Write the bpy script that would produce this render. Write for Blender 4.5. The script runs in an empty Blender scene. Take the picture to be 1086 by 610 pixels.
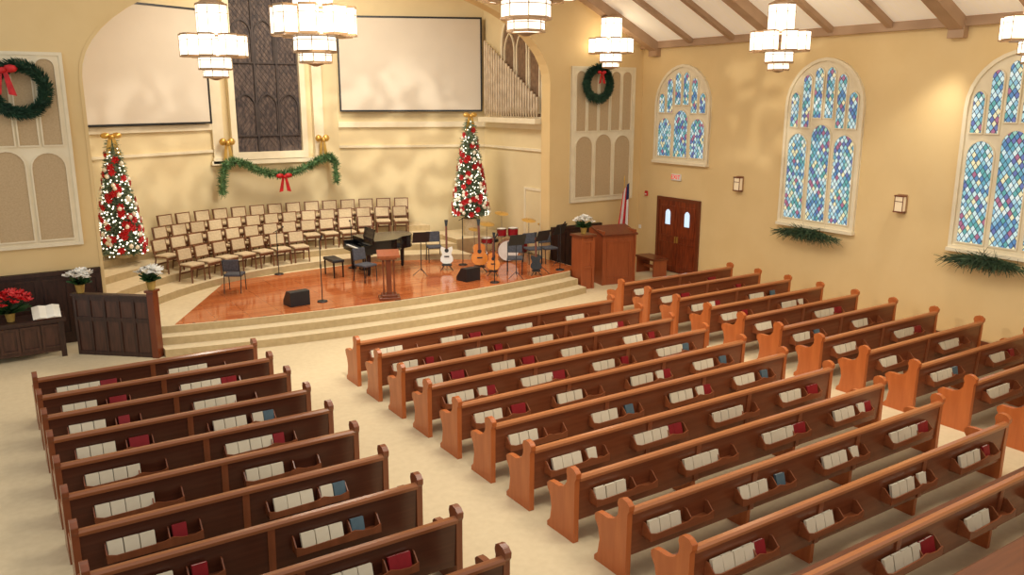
import bpy, math, random
from mathutils import Vector, Matrix
random.seed(7)
C=bpy.context.scene.collection
R_=math.radians
H=5.35; YAW=R_(33); PIT=R_(12.9); F=875.0
cam_d=bpy.data.cameras.new('camera'); cam=bpy.data.objects.new('camera',cam_d); C.objects.link(cam)
cam.location=(0,0,H); cam.rotation_euler=(math.pi/2-PIT,0,-YAW); cam_d.sensor_width=36; cam_d.lens=F/1086*36
cam_d.clip_end=200
bpy.context.scene.camera=cam
try: bpy.context.scene.view_settings.view_transform='Standard'
except Exception: pass
def P(x,y,X=None,Y=None,Z=None):
    u=(x-543)/F; v=(305-y)/F
    a=math.cos(PIT)+v*math.sin(PIT); b=-math.sin(PIT)+v*math.cos(PIT)
    d=Vector((math.sin(YAW)*a+math.cos(YAW)*u, math.cos(YAW)*a-math.sin(YAW)*u, b))
    if X is not None: s=X/d.x
    elif Y is not None: s=Y/d.y
    else: s=(Z-H)/d.z
    return Vector((0,0,H))+d*s
# ---------------------------------------------------------------- materials
def lin(c):
    return tuple(((v/255)/12.92 if v/255<=.04045 else ((v/255+.055)/1.055)**2.4) for v in c)+(1,)
def mat(name,c1,c2=None,rough=.6,metal=0,scale=4,stretch=(1,1,1),emit=0,bump=0,detail=4,ec=None,lo=.35,hi=.65):
    m=bpy.data.materials.new(name); m.use_nodes=True; nt=m.node_tree; N=nt.nodes; L=nt.links
    b=N['Principled BSDF']; b.inputs['Roughness'].default_value=rough; b.inputs['Metallic'].default_value=metal
    c2=c2 or tuple(max(0,v*.93) for v in c1)
    tc=N.new('ShaderNodeTexCoord'); mp=N.new('ShaderNodeMapping'); mp.inputs['Scale'].default_value=stretch
    nz=N.new('ShaderNodeTexNoise'); nz.inputs['Scale'].default_value=scale; nz.inputs['Detail'].default_value=detail
    cr=N.new('ShaderNodeValToRGB'); e=cr.color_ramp.elements
    e[0].position=lo; e[1].position=hi; e[0].color=lin(c2); e[1].color=lin(c1)
    L.new(tc.outputs['Object'],mp.inputs[0]); L.new(mp.outputs[0],nz.inputs['Vector']); L.new(nz.outputs[0],cr.inputs[0])
    L.new(cr.outputs[0],b.inputs['Base Color'])
    if bump:
        bp=N.new('ShaderNodeBump'); bp.inputs['Strength'].default_value=bump; bp.inputs['Distance'].default_value=.02
        L.new(nz.outputs[0],bp.inputs['Height']); L.new(bp.outputs[0],b.inputs['Normal'])
    if emit:
        b.inputs['Emission Color'].default_value=lin(ec or c1); b.inputs['Emission Strength'].default_value=emit
    return m
GR=(.6,12,12); WD=dict(scale=2,lo=.2,hi=.8)
M={}
M['wall']=mat('wall_paint',(229,201,148),(225,196,142),rough=.85,scale=1.2)
M['apse']=mat('apse_paint',(232,214,172),(226,207,164),rough=.85,scale=1.2)
M['trim']=mat('cream_trim',(238,226,198),(231,218,188),rough=.7,scale=3)
M['ceil']=mat('ceiling_board_glow',(252,244,228),(246,237,219),rough=.8,scale=2,stretch=(1,8,1),emit=.18,ec=(255,240,214))  # faint glow added to brighten the ceiling boards, which are no lamp
M['beam']=mat('beam_wood',(182,150,120),(166,134,104),rough=.6,scale=1.5,detail=1)
M['carpet']=mat('carpet',(222,203,167),(214,194,157),rough=.95,scale=9,detail=8,lo=.3,hi=.7)
M['carpet2']=mat('step_carpet',(222,204,168),(214,195,158),rough=.95,scale=9)
M['riser']=mat('riser_carpet_shaded',(190,168,128),(180,158,118),rough=.95,scale=9)  # same step carpet, with shade on the upright faces put into the colour
M['pew']=mat('pew_end_oak_lit',(200,114,60),(174,92,46),rough=.25,stretch=(5,5,.7),**WD)  # light falling on the pew ends is put into this brighter oak
M['pewb']=mat('pew_back_oak',(140,78,48),(118,64,38),rough=.24,stretch=GR,**WD)
M['rail']=mat('pew_rail_oak',(190,122,76),(168,102,60),rough=.16,stretch=GR,**WD)
M['seat']=mat('pew_seat',(124,72,44),(104,58,36),rough=.4,stretch=GR,**WD)
M['rack']=mat('pew_rack_oak',(156,90,54),(132,72,42),rough=.3,stretch=GR,**WD)
M['pewd']=mat('pew_end_dark',(146,82,50),(116,64,38),rough=.25,stretch=(5,5,.7),**WD)
M['pewbd']=mat('pew_back_dark',(92,50,34),(74,40,28),rough=.25,stretch=GR,**WD)
M['raild']=mat('pew_rail_dark',(160,100,64),(134,80,48),rough=.16,stretch=GR,**WD)
M['dark']=mat('dark_walnut',(66,40,31),(48,29,23),rough=.4,scale=3,stretch=(6,6,1))
M['darkp']=mat('dark_walnut_panel',(86,54,42),(64,40,31),rough=.4,scale=3,stretch=(6,6,1))
M['oak']=mat('red_oak',(166,88,50),(140,70,38),rough=.3,stretch=(6,6,1),**WD)
M['oakd']=mat('dark_oak',(122,60,34),(98,46,26),rough=.3,stretch=(6,6,1),**WD)
M['door']=mat('door_oak',(140,62,30),(100,40,20),rough=.35,scale=2.5,stretch=(8,8,1))
M['screen']=mat('screen_fabric',(216,205,188),(212,201,184),rough=.8,scale=1)
M['black']=mat('black_plastic',(34,34,38),(26,26,30),rough=.45)
M['piano']=mat('black_lacquer',(20,20,22),(14,14,16),rough=.12)
M['white']=mat('white_plastic',(240,238,232),(228,226,220),rough=.4)
M['chrome']=mat('chrome',(200,200,204),(180,180,186),rough=.2,metal=1)
M['pipe']=mat('pipe_metal',(222,204,178),(196,176,148),rough=.3,metal=.45)
M['shade']=mat('organ_chamber',(136,108,82),(116,90,68),rough=.9,scale=8)
M['gold']=mat('gold',(226,184,100),(200,156,74),rough=.3,metal=.6)
M['silver']=mat('silver_white',(244,238,222),(228,220,200),rough=.3,metal=.1)
M['bronze']=mat('bronze',(176,140,102),(148,114,80),rough=.4,metal=.2)
M['cloth']=mat('grille_cloth',(196,172,136),(186,161,125),rough=.9,scale=30)
M['grille']=mat('dark_grille',(104,88,80),(56,48,50),rough=.7,scale=5,stretch=(3,1,1.2))
M['grilleb']=mat('grille_tracery',(70,60,58),(56,48,46),rough=.7,scale=5)
M['beige']=mat('beige_fabric',(212,192,158),(198,178,146),rough=.9,scale=20)
M['lampb']=mat('sconce_glass',(236,214,176),rough=.5,emit=.25)
M['legw']=mat('chair_wood',(124,80,52),(98,60,38),rough=.4)
M['grey']=mat('grey_fabric',(84,86,96),(68,70,78),rough=.85,scale=20)
M['green']=mat('fir_green',(146,158,130),(84,106,76),rough=.7,scale=9)
M['wgreen']=mat('wreath_green',(46,84,60),(24,54,38),rough=.7,scale=9)
M['green2']=mat('garland_green',(108,142,92),(68,106,62),rough=.7,scale=9)
M['spray']=mat('pine_green',(66,90,58),(40,60,38),rough=.7,scale=9)
M['leaf']=mat('leaf_green',(44,84,40),(26,56,26),rough=.5,scale=9)
M['red']=mat('red_velvet',(210,26,32),(168,16,24),rough=.5,scale=9)
M['drum']=mat('red_drum',(150,26,34),(120,18,26),rough=.2)
M['glow']=mat('lamp_glass',(255,246,226),(255,240,214),rough=.5,emit=2.0,ec=(255,243,218))
M['bulb']=mat('tree_bulb',(255,248,232),rough=.5,emit=2.5,ec=(255,244,222))
M['bookc']=mat('cream_cover',(236,226,202),(226,214,186),rough=.6)
M['bookr']=mat('red_cover',(160,26,36),(128,18,26),rough=.5)
M['bookb']=mat('blue_cover',(96,120,132),(76,100,112),rough=.5)
M['page']=mat('page_paper',(248,244,232),(238,232,216),rough=.8)
M['blue']=mat('flag_blue',(30,38,90),(24,30,74),rough=.7)
M['exit']=mat('exit_letter',(220,50,36),rough=.5,emit=.6,ec=(225,40,30))
M['skyg']=mat('door_glass',(190,215,235),rough=.3,emit=.9,ec=(190,215,235))
M['amber']=mat('guitar_top',(240,156,66),(220,124,44),rough=.25,scale=3)
M['terra']=mat('pot_wrap',(180,150,80),(150,120,56),rough=.35)
def wood_floor():
    m=bpy.data.materials.new('stage_boards'); m.use_nodes=True; N=m.node_tree.nodes; L=m.node_tree.links; b=N['Principled BSDF']
    tc=N.new('ShaderNodeTexCoord'); br=N.new('ShaderNodeTexBrick')
    br.inputs['Color1'].default_value=lin((204,118,68)); br.inputs['Color2'].default_value=lin((184,98,52)); br.inputs['Mortar'].default_value=lin((120,62,34))
    br.inputs['Scale'].default_value=1; br.inputs['Brick Width'].default_value=1.4; br.inputs['Row Height'].default_value=.09; br.inputs['Mortar Size'].default_value=.006
    L.new(tc.outputs['Object'],br.inputs['Vector']); L.new(br.outputs['Color'],b.inputs['Base Color']); b.inputs['Roughness'].default_value=.1
    return m
M['boards']=wood_floor()
def glass():
    m=bpy.data.materials.new('stained_glass'); m.use_nodes=True; N=m.node_tree.nodes; L=m.node_tree.links; b=N['Principled BSDF']
    tc=N.new('ShaderNodeTexCoord'); sp=N.new('ShaderNodeSeparateXYZ'); L.new(tc.outputs['Object'],sp.inputs[0])
    def mth(op,a,bv=None):
        n=N.new('ShaderNodeMath'); n.operation=op
        for i,v in enumerate((a,bv)):
            if v is None: continue
            if isinstance(v,(int,float)): n.inputs[i].default_value=v
            else: L.new(v,n.inputs[i])
        return n.outputs[0]
    x=mth('MULTIPLY',sp.outputs['X'],9.0); z=mth('MULTIPLY',sp.outputs['Z'],6.0)
    p=mth('ADD',x,z); q=mth('SUBTRACT',x,z)
    cb=N.new('ShaderNodeCombineXYZ'); L.new(mth('FLOOR',p),cb.inputs[0]); L.new(mth('FLOOR',q),cb.inputs[1])
    wn=N.new('ShaderNodeTexWhiteNoise'); wn.noise_dimensions='3D'; L.new(cb.outputs[0],wn.inputs['Vector'])
    cr=N.new('ShaderNodeValToRGB'); cr.color_ramp.interpolation='CONSTANT'
    cols=[(160,200,222),(196,222,232),(96,160,184),(206,228,236),(132,186,204),(96,112,172),(170,208,220),(90,160,166),(160,104,136),(190,220,230),(84,130,180),(150,196,190),(216,214,180),(130,178,206)]
    e=cr.color_ramp.elements
    while len(e)<len(cols): e.new(.5)
    for i,c in enumerate(cols): e[i].position=i/len(cols); e[i].color=lin(c)
    L.new(wn.outputs['Value'],cr.inputs[0])
    g=mth('MINIMUM',mth('FRACT',p),mth('FRACT',q)); ln=mth('GREATER_THAN',g,.15)
    mx=N.new('ShaderNodeMix'); mx.data_type='RGBA'; mx.inputs['A'].default_value=lin((36,38,50)); L.new(ln,mx.inputs['Factor']); L.new(cr.outputs[0],mx.inputs['B'])
    L.new(mx.outputs['Result'],b.inputs['Base Color']); L.new(mx.outputs['Result'],b.inputs['Emission Color']); b.inputs['Emission Strength'].default_value=.5
    b.inputs['Roughness'].default_value=.3
    return m
M['glass']=glass()
# ---------------------------------------------------------------- mesh helper
class MB:
    def __init__(s): s.v=[]; s.f=[]; s.sm=[]; s.mi=[]
    def add(s,vs,fs,sm=False,mi=0,T=None):
        o=len(s.v)
        s.v+=[tuple(T@Vector(v)) if T else tuple(v) for v in vs]
        for f in fs: s.f.append([i+o for i in f]); s.sm.append(sm); s.mi.append(mi)
        return s
    def box(s,x0,x1,y0,y1,z0,z1,T=None,mi=0):
        return s.add([(x0,y0,z0),(x1,y0,z0),(x1,y1,z0),(x0,y1,z0),(x0,y0,z1),(x1,y0,z1),(x1,y1,z1),(x0,y1,z1)],
            [(3,2,1,0),(4,5,6,7),(0,1,5,4),(1,2,6,5),(2,3,7,6),(3,0,4,7)],False,mi,T)
    def prism(s,pts,ax,a,b,T=None,mi=0,sm=False):
        m={'Y':lambda p,d:(p[0],d,p[1]),'X':lambda p,d:(d,p[0],p[1]),'Z':lambda p,d:(p[0],p[1],d)}[ax]
        n=len(pts); vs=[m(p,a) for p in pts]+[m(p,b) for p in pts]
        s.add(vs,[tuple(range(n)),tuple(range(2*n-1,n-1,-1))],False,mi,T)
        return s.add(vs,[(i,i+n,(i+1)%n+n,(i+1)%n) for i in range(n)],sm,mi,T)
    def ring(s,o,i,ax,a,b,T=None,mi=0,closed=True):
        m={'Y':lambda p,d:(p[0],d,p[1]),'X':lambda p,d:(d,p[0],p[1]),'Z':lambda p,d:(p[0],p[1],d)}[ax]
        n=len(o); vs=[m(p,a) for p in o]+[m(p,a) for p in i]+[m(p,b) for p in o]+[m(p,b) for p in i]; fs=[]
        for k in range(n if closed else n-1):
            j=(k+1)%n
            fs+=[(k,j,j+n,k+n),(k+2*n,k+3*n,j+3*n,j+2*n),(k,k+2*n,j+2*n,j),(k+n,j+n,j+3*n,k+3*n)]
        return s.add(vs,fs,False,mi,T)
    def cyl(s,p0,p1,r0,r1=None,n=12,mi=0,sm=True,T=None,caps=True):
        r1=r0 if r1 is None else r1; p0=Vector(p0); p1=Vector(p1); d=(p1-p0).normalized()
        a=d.orthogonal().normalized() if abs(d.z)<.999 else Vector((1,0,0)); b=d.cross(a)
        vs=[p0+(a*math.cos(t)+b*math.sin(t))*r0 for t in [2*math.pi*k/n for k in range(n)]]+[p1+(a*math.cos(t)+b*math.sin(t))*r1 for t in [2*math.pi*k/n for k in range(n)]]
        s.add(vs,[(i,(i+1)%n,(i+1)%n+n,i+n) for i in range(n)],sm,mi,T)
        if caps: s.add(vs,[tuple(range(n-1,-1,-1)),tuple(range(n,2*n))],False,mi,T)
        return s
    def sph(s,c,r,n=10,sc=(1,1,1),mi=0,T=None):
        vs=[];fs=[];m=n//2
        for i in range(m+1):
            t=math.pi*i/m
            for j in range(n):
                p=2*math.pi*j/n; vs.append((c[0]+r*sc[0]*math.sin(t)*math.cos(p),c[1]+r*sc[1]*math.sin(t)*math.sin(p),c[2]+r*sc[2]*math.cos(t)))
        for i in range(m):
            for j in range(n): fs.append((i*n+j,(i+1)*n+j,(i+1)*n+(j+1)%n,i*n+(j+1)%n))
        return s.add(vs,fs,True,mi,T)
    def tube(s,path,r,n=8,mi=0):
        for a,b in zip(path[:-1],path[1:]): s.cyl(a,b,r,n=n,mi=mi)
        return s
    def sprig(s,p,d,l,w,mi=0):
        d=Vector(d).normalized(); a=d.orthogonal(); a.rotate(Matrix.Rotation(random.uniform(0,6.28),3,d)); a=a.normalized()*w; p=Vector(p)
        return s.add([p-a*.5,p+a*.5,p+d*l+a*.15,p+d*l-a*.15],[(0,1,2,3)],False,mi)
    def build(s,name,mats,parent=None,bevel=0,loc=None,rz=0):
        me=bpy.data.meshes.new(name); me.from_pydata(s.v,[],s.f)
        if not isinstance(mats,(list,tuple)): mats=[mats]
        for m in mats: me.materials.append(M[m] if isinstance(m,str) else m)
        me.polygons.foreach_set('use_smooth',s.sm); me.polygons.foreach_set('material_index',s.mi); me.update()
        o=bpy.data.objects.new(name,me); C.objects.link(o)
        if parent: o.parent=parent
        if loc is not None: o.location=loc
        o.rotation_euler.z=rz
        if bevel:
            b=o.modifiers.new('bevel','BEVEL'); b.width=bevel; b.segments=2; b.limit_method='ANGLE'
        return o
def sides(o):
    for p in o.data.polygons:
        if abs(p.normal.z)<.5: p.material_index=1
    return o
def tag(o,label,cat,group=None,kind=None):
    o['label']=label; o['category']=cat
    if group: o['group']=group
    if kind: o['kind']=kind
    return o
def thing(name,label,cat,loc=(0,0,0),rz=0,group=None):
    o=bpy.data.objects.new(name,None); C.objects.link(o); o.empty_display_size=.1
    o.location=loc; o.rotation_euler.z=rz; return tag(o,label,cat,group)
def dup(root,loc,rz=None,label=None,group=None):
    r=root.copy(); C.objects.link(r); r.location=loc
    if rz is not None: r.rotation_euler.z=rz
    if label: r['label']=label
    if group: r['group']=group
    for ch in list(root.children):
        c=ch.copy(); C.objects.link(c); c.parent=r
        for g in list(ch.children):
            d=g.copy(); C.objects.link(d); d.parent=c
    return r
def struct(o,label,cat):
    return tag(o,label,cat,kind='structure')
# ---------------------------------------------------------------- room shell
WX=18.2; WY=20.4; AX0,AX1,AC=2.2,14.6,8.4; ST=.5
struct(MB().box(-3,18.4,-2,26.7,-.1,0).build('floor','carpet'),'cream carpet floor of the sanctuary running between the pew blocks','floor')
struct(MB().box(WX,WX+.2,-2,WY+.4,0,7.05).build('wall_right','wall'),'tan painted wall with three stained glass windows','wall')
arch=[(AC-6.2*math.cos(t),5.8+2.7*math.sin(t)) for t in [math.pi*k/32 for k in range(33)]]
outl=[(-3,0),(AX0,0)]+arch+[(AX1,0),(WX,0),(WX,7.0),(AC,11.7),(-3,6.3)]
struct(MB().prism(outl,'Y',WY,WY+.4).build('wall_front','wall'),'tan front wall with the wide arch opening to the choir','wall')
ao=[(AX0-.05,0)]+[(AC-6.25*math.cos(t),5.8+2.75*math.sin(t)) for t in [math.pi*k/32 for k in range(33)]]+[(AX1+.05,0)]
ai=[(AX0+.02,0)]+[(AC-6.18*math.cos(t),5.8+2.68*math.sin(t)) for t in [math.pi*k/32 for k in range(33)]]+[(AX1-.02,0)]
struct(MB().ring(ao,ai,'Y',WY-.02,WY+.42,closed=False).build('trim_1','wall'),'slim moulded edge of the wide arch over the stage','trim')
BL=(2.0,24.5); B1=(6.45,26.5); B2=(10.35,26.5); BR=(14.8,24.5)
def vwall(name,a,b,z0,z1,th,m,label,cat='wall'):
    a=Vector(a);b=Vector(b);d=(b-a).normalized();n=Vector((-d.y,d.x))*th
    return struct(MB().prism([tuple(a),tuple(b),tuple(b+n),tuple(a+n)],'Z',z0,z1).build(name,m),label,cat)
vwall('wall_apse_left',BL,B1,0,9.6,.2,'apse','pale angled wall behind the left projection screen')
vwall('wall_apse_centre',B1,B2,0,9.6,.2,'apse','pale wall behind the dark organ grille and green garland')
vwall('wall_apse_right',B2,BR,0,9.6,.2,'apse','pale angled wall behind the right projection screen')
vwall('wall_apse_side_right',BR,(14.8,WY+.4),0,9.6,.2,'apse','pale side wall carrying the organ pipes')
vwall('wall_apse_side_left',(2.0,WY+.4),BL,0,9.6,.2,'apse','pale side wall behind the left edge of the arch')
struct(MB().box(1.8,15,WY+.3,26.8,9.6,9.7).build('ceiling_apse','apse'),'flat ceiling over the choir','ceiling')
def band(mb,a,b,z0,z1,out):
    a=Vector(a);b=Vector(b);d=(b-a).normalized();n=Vector((d.y,-d.x))*out
    mb.prism([tuple(a),tuple(b),tuple(b+n),tuple(a+n)],'Z',z0,z1)
mb=MB()
for (a,b) in ((BL,B1),(B2,BR),(BR,(14.8,WY+.4))):
    band(mb,a,b,4.42,4.6,.10); band(mb,a,b,3.75,3.83,.07)
struct(mb.build('trim_2','trim'),'cream ledge running under the projection screens','trim')
sl=(11.7-7.0)/(WX-AC)
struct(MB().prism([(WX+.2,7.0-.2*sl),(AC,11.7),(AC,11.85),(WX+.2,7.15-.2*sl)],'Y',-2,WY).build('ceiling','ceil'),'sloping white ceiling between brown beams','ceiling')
def rafter(y,w,dp):
    return MB().prism([(WX,7.0-dp),(AC,11.7-dp),(AC,11.7),(WX,7.0)],'Y',y-w/2,y+w/2)
for i in range(13):
    y=19.8-1.583*i; big=(i%3==0)
    o=rafter(y,.32 if big else .15,.3 if big else .14).build('ceiling_beam','beam')
    tag(o,('thick taupe-brown roof truss beam crossing the white ceiling' if big else 'slim taupe-brown rafter crossing the white ceiling'),'beam','thick roof trusses' if big else 'slim rafters')
    if big:
        c=MB(); c.box(WX-.18,WX,y-.18,y+.18,6.62,7.0); c.build('corbel','beam',o)
struct(MB().box(WX-.14,WX,-2,WY,6.86,7.06).build('trim_3','beam'),'brown wood plate where the right wall meets the ceiling','trim')
struct(MB().box(WX-.03,WX,-2,16.9,0,.14).build('baseboard_right','oakd'),'brown baseboard along the right wall','baseboard')
def wains(name,x0,x1,z1,label):
    b=MB().box(x0,x1,WY-.06,WY,0,z1); b.box(x0,x1,WY-.11,WY,z1-.08,z1)
    n=max(1,int((x1-x0)/.6)); w=(x1-x0)/n
    for i in range(n): b.ring([(x0+i*w+.05,.2),(x0+i*w+w-.05,.2),(x0+i*w+w-.05,z1-.15),(x0+i*w+.05,z1-.15)],[(x0+i*w+.11,.26),(x0+i*w+w-.11,.26),(x0+i*w+w-.11,z1-.21),(x0+i*w+.11,z1-.21)],'Y',WY-.08,WY-.05)
    struct(b.build(name,'dark'),label,'wainscot')
wains('trim_4',-1.5,AX0-.06,1.65,'dark walnut wainscot behind the poinsettias')
wains('trim_5',AX1+.06,16.6,1.5,'dark walnut wainscot beside the flag')
# ---------------------------------------------------------------- traceried windows and panels
def arch_pts(w,z0,zs,h,n=8,cx=0):
    a=w/2; c=(h*h-a*a)/(2*a); Rr=a+c; tm=math.acos(max(-1,min(1,c/Rr)))
    L=[(c-Rr*math.cos(tm*k/n),zs+Rr*math.sin(tm*k/n)) for k in range(n+1)]
    pts=[(-a,z0)]+L+[(-x,z) for x,z in L[-2::-1]]+[(a,z0)]
    return [(x+cx,z) for x,z in pts]
def arch_z(x,w,zs,h):
    a=w/2; c=(h*h-a*a)/(2*a); Rr=a+c; x=min(abs(x),a)
    return zs+math.sqrt(max(0,Rr*Rr-(x+c)**2))
def tracery(root,w,z0,zs,h,zm,gm,fm='trim',flat=False,gname='glass_light',nu=6):
    if flat: ou=[(-w/2,z0),(-w/2,zs+h),(w/2,zs+h),(w/2,z0)]; inn=[(-w/2+.07,z0+.07),(-w/2+.07,zs+h-.07),(w/2-.07,zs+h-.07),(w/2-.07,z0+.07)]
    else: ou=arch_pts(w,z0,zs,h); inn=arch_pts(w-.16,z0+.08,zs,h-.08)
    fr=MB().prism(ou,'Y',-.05,-.001); fr.ring(ou,inn,'Y',-.1 if not flat else -.07,-.04)
    if not flat: fr.box(-w/2-.02,w/2+.02,-.14,0,z0-.06,z0+.02)
    g3=.12; lw=(w-.34-2*g3)/3
    cells=[]
    for i in (-1,0,1):
        cx=i*(lw+g3); top=zm-.08+(0 if i else .24 if not flat else .05)
        cells.append((lw,z0+.16,top-.32,.32,cx))
    uw=(w-.34-(nu-1)*.09)/nu
    for i in range(nu):
        cx=(i-(nu-1)/2)*(uw+.09)
        if flat: zt=zs+h-.14
        else: zt=min(arch_z(abs(cx)+uw*.35,w-.24,zs,h-.12)-.07,zs+h-.22)
        zb=zm+.08+(.24 if (not flat and abs(cx)<lw*.6) else 0)
        if zt-zb>.3: cells.append((uw,zb,zt-.16,.16,cx))
    for (cw,a,b,hh,cx) in cells:
        fr.ring(arch_pts(cw+.05,a-.025,b,hh+.025,5,cx),arch_pts(cw-.01,a+.005,b,hh-.005,5,cx),'Y',-.085,-.04)
    fr.build('panel_frame' if flat else 'window_frame',fm,root)
    for (cw,a,b,hh,cx) in cells:
        MB().prism(arch_pts(cw,a,b,hh,5,cx),'Y',-.062,-.045).build(gname,gm,root)
def win(idx,yc,z0,zm,label):
    r=bpy.data.objects.new('window_%d'%idx,None); C.objects.link(r); r.location=(WX,yc,0); r.rotation_euler.z=-math.pi/2
    struct(r,label,'window'); tracery(r,2.3,z0,5.15,1.2,zm,'glass')
Y1,Y2,Y3=P(724,130,X=WX).y,P(872,150,X=WX).y,P(1078,160,X=WX).y
win(1,Y1,3.45,4.85,'short arched stained glass window above the exit door')
win(2,Y2,2.1,4.55,'tall arched stained glass window, middle one of the wall')
win(3,Y3,2.1,4.55,'tall arched stained glass window cut by the right picture edge')
for (cx,lab) in ((.62,'cream traceried wall panel left of the arch, behind the large wreath'),(16.6,'cream traceried wall panel right of the arch, beside the flag')):
    r=thing('tracery_panel',lab,'wall panel',(cx,WY,0)); tracery(r,2.5,2.2,5.3,1.0,4.3,'cloth',flat=True,gname='cloth_infill',nu=5)
# central organ grille
r=thing('organ_grille','tall dark organ grille in a cream stone frame between the two screens','organ grille',(8.0,26.5,0))
gqo=MB().prism(arch_pts(2.05,3.72,8.3,.9),'Y',-.1,-.02).build('dark_screen','grille',r)
b=MB()
for k in range(-5,34):
    z=3.75+.19*k
    for s in (-1,1):
        z0_,z1_=(z,z+2.6) if s>0 else (z+2.6,z)
        pts=[(-1.0+2.0*t,z0_+(z1_-z0_)*t) for t in [j/10 for j in range(11)]]
        pts=[q for q in pts if 3.75<q[1]<8.7]
        if len(pts)>1: b.cyl((pts[0][0],-.105,pts[0][1]),(pts[-1][0],-.105,pts[-1][1]),.008,n=4)
for x in (-.345,.345): b.box(x-.03,x+.03,-.16,-.1,3.72,8.9)
for x in (-.68,0,.68):
    for z in (5.1,7.3): b.ring(arch_pts(.62,z-.9,z,.42,5,x),arch_pts(.54,z-.86,z,.37,5,x),'Y',-.15,-.1)
b.build('tracery','grilleb',gqo)
b=MB(); b.ring(arch_pts(2.4,3.5,8.3,1.12),arch_pts(2.05,3.72,8.3,.9),'Y',-.24,0)
for x in (-1.6,1.6): b.box(x-.16,x+.16,-.22,0,3.5,9.4); b.box(x-.2,x+.2,-.28,0,3.4,3.58)
b.build('stone_frame','trim',r)
b=MB().box(-1.75,1.85,-.08,0,1.3,3.4).build('niche_panel','apse',r)
MB().box(-1.85,1.95,-.28,0,3.36,3.48).build('ledge','trim',r)
# ---------------------------------------------------------------- projection screens
def screen(a,b,u0,u1,z0,z1,label):
    a=Vector(a);b=Vector(b);d=(b-a).normalized()
    r=thing('projection_screen',label,'screen',(a.x+d.y*.2,a.y-d.x*.2,0),math.atan2(d.y,d.x))
    sc=MB().box(u0+.05,u1-.05,-.02,.01,z0+.05,z1-.05).build('screen_surface','screen',r)
    MB().ring([(u0,z0),(u1,z0),(u1,z1),(u0,z1)],[(u0+.055,z0+.055),(u1-.055,z0+.055),(u1-.055,z1-.055),(u0+.055,z1-.055)],'Y',-.04,.03).build('screen_border','black',r)
    MB().box(u0+.1,u0+.3,.01,.19,z1-.3,z1-.2).box(u1-.3,u1-.1,.01,.19,z1-.3,z1-.2).box(u0+.1,u1-.1,.01,.19,z0+.2,z0+.25).build('mounting_bracket','black',r)
screen(BL,B1,.1,4.52,4.62,7.9,'large blank projection screen left of the dark organ grille')
screen(B2,BR,.08,4.78,4.93,7.95,'large blank projection screen beside the organ pipes')
# ---------------------------------------------------------------- organ pipes
r=thing('pipe_organ','row of pale metal organ pipes stepping down beside the right screen','organ',(14.78,0,4.6))
MB().box(-.42,0,20.85,24.2,0,.16).build('pipe_ledge','trim',r)
ay=22.1
bk=MB().ring(arch_pts(2.4,.16,2.4,1.3,8,ay),arch_pts(2.2,.2,2.4,1.2,8,ay),'X',-.1,0).build('arched_grille_frame','trim',r)
MB().prism(arch_pts(2.2,.2,2.4,1.2,8,ay),'X',-.04,0).build('grille_cloth','shade',bk)
b=MB()
for i in (-1,0,1): b.ring(arch_pts(.62,.3,2.2,.6,5,ay+i*.7),arch_pts(.52,.35,2.2,.55,5,ay+i*.7),'X',-.09,-.03)
b.build('mullion_bars','trim',bk)
n=22
for i in range(n):
    t=i/(n-1); y=24.0-3.0*t; h=2.3-1.8*t
    b=MB(); b.cyl((-.25,y,.16),(-.25,y,.36),.015,.045,10); b.cyl((-.25,y,.36),(-.25,y,h+.3),.045,.045,10); b.box(-.305,-.29,y-.018,y+.018,.4,.47)
    b.build('pipe','pipe',r)
# ---------------------------------------------------------------- stage
TX=12.6
def front(x): return 18.75-.72*max(0,1-((x-8.8)/5.9)**2)
XS=[2.95+(14.1-2.95)*i/28 for i in range(29)]
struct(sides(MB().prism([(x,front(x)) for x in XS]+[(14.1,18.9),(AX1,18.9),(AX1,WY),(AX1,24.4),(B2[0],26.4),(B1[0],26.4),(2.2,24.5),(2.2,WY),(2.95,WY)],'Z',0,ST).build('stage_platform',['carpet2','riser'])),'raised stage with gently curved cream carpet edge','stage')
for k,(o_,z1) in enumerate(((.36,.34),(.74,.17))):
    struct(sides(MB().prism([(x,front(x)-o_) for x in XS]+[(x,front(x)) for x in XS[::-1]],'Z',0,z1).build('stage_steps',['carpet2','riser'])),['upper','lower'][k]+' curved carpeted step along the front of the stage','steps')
wp=[P(186,345,Z=ST)]; wp[0].y=max(wp[0].y,front(wp[0].x)+.06)
wp+=[Vector((x,front(x)+.06,0)) for x in XS if x>wp[0].x+.2]+[Vector((AX1-.05,18.96,0)),Vector((AX1-.05,23.0,0)),Vector((9.5,23.0,0)),Vector((5.9,22.6,0)),P(258,284,Z=ST),P(238,300,Z=ST)]
struct(MB().prism([(p.x,p.y) for p in wp],'Z',ST-.02,ST+.012).build('stage_floor','boards'),'glossy reddish wood floor of the stage','floor')
RC=(8.4,16.2); RR=[6.85,7.65,8.45,9.25]; TZ=[.68,.86,1.04,1.22]
for k,(Rk,z) in enumerate(zip(RR,TZ)):
    xs=[2.2+ (TX-2.2)*i/24 for i in range(25)]
    fr=[(x,RC[1]+math.sqrt(max(0,Rk*Rk-(x-RC[0])**2))) for x in xs]
    fr=[(x,min(y,24.3+min(1,max(0,(x-2.2)/4.2))*1.9)) for x,y in fr]
    pts=fr+[(TX,25.35),(B2[0],26.4),(B1[0],26.4),(2.2,24.5)]
    struct(sides(MB().prism(pts,'Z',(TZ[k-1] if k else ST)-.01,z).build('choir_riser',['carpet2','riser'])),['lowest','second','third','top'][k]+' curved carpeted choir riser','riser')
struct(sides(MB().box(TX,14.6,22.6,24.4,ST,1.0).build('rear_platform',['carpet2','riser'])),'raised carpeted block under the right Christmas tree','platform')
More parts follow.
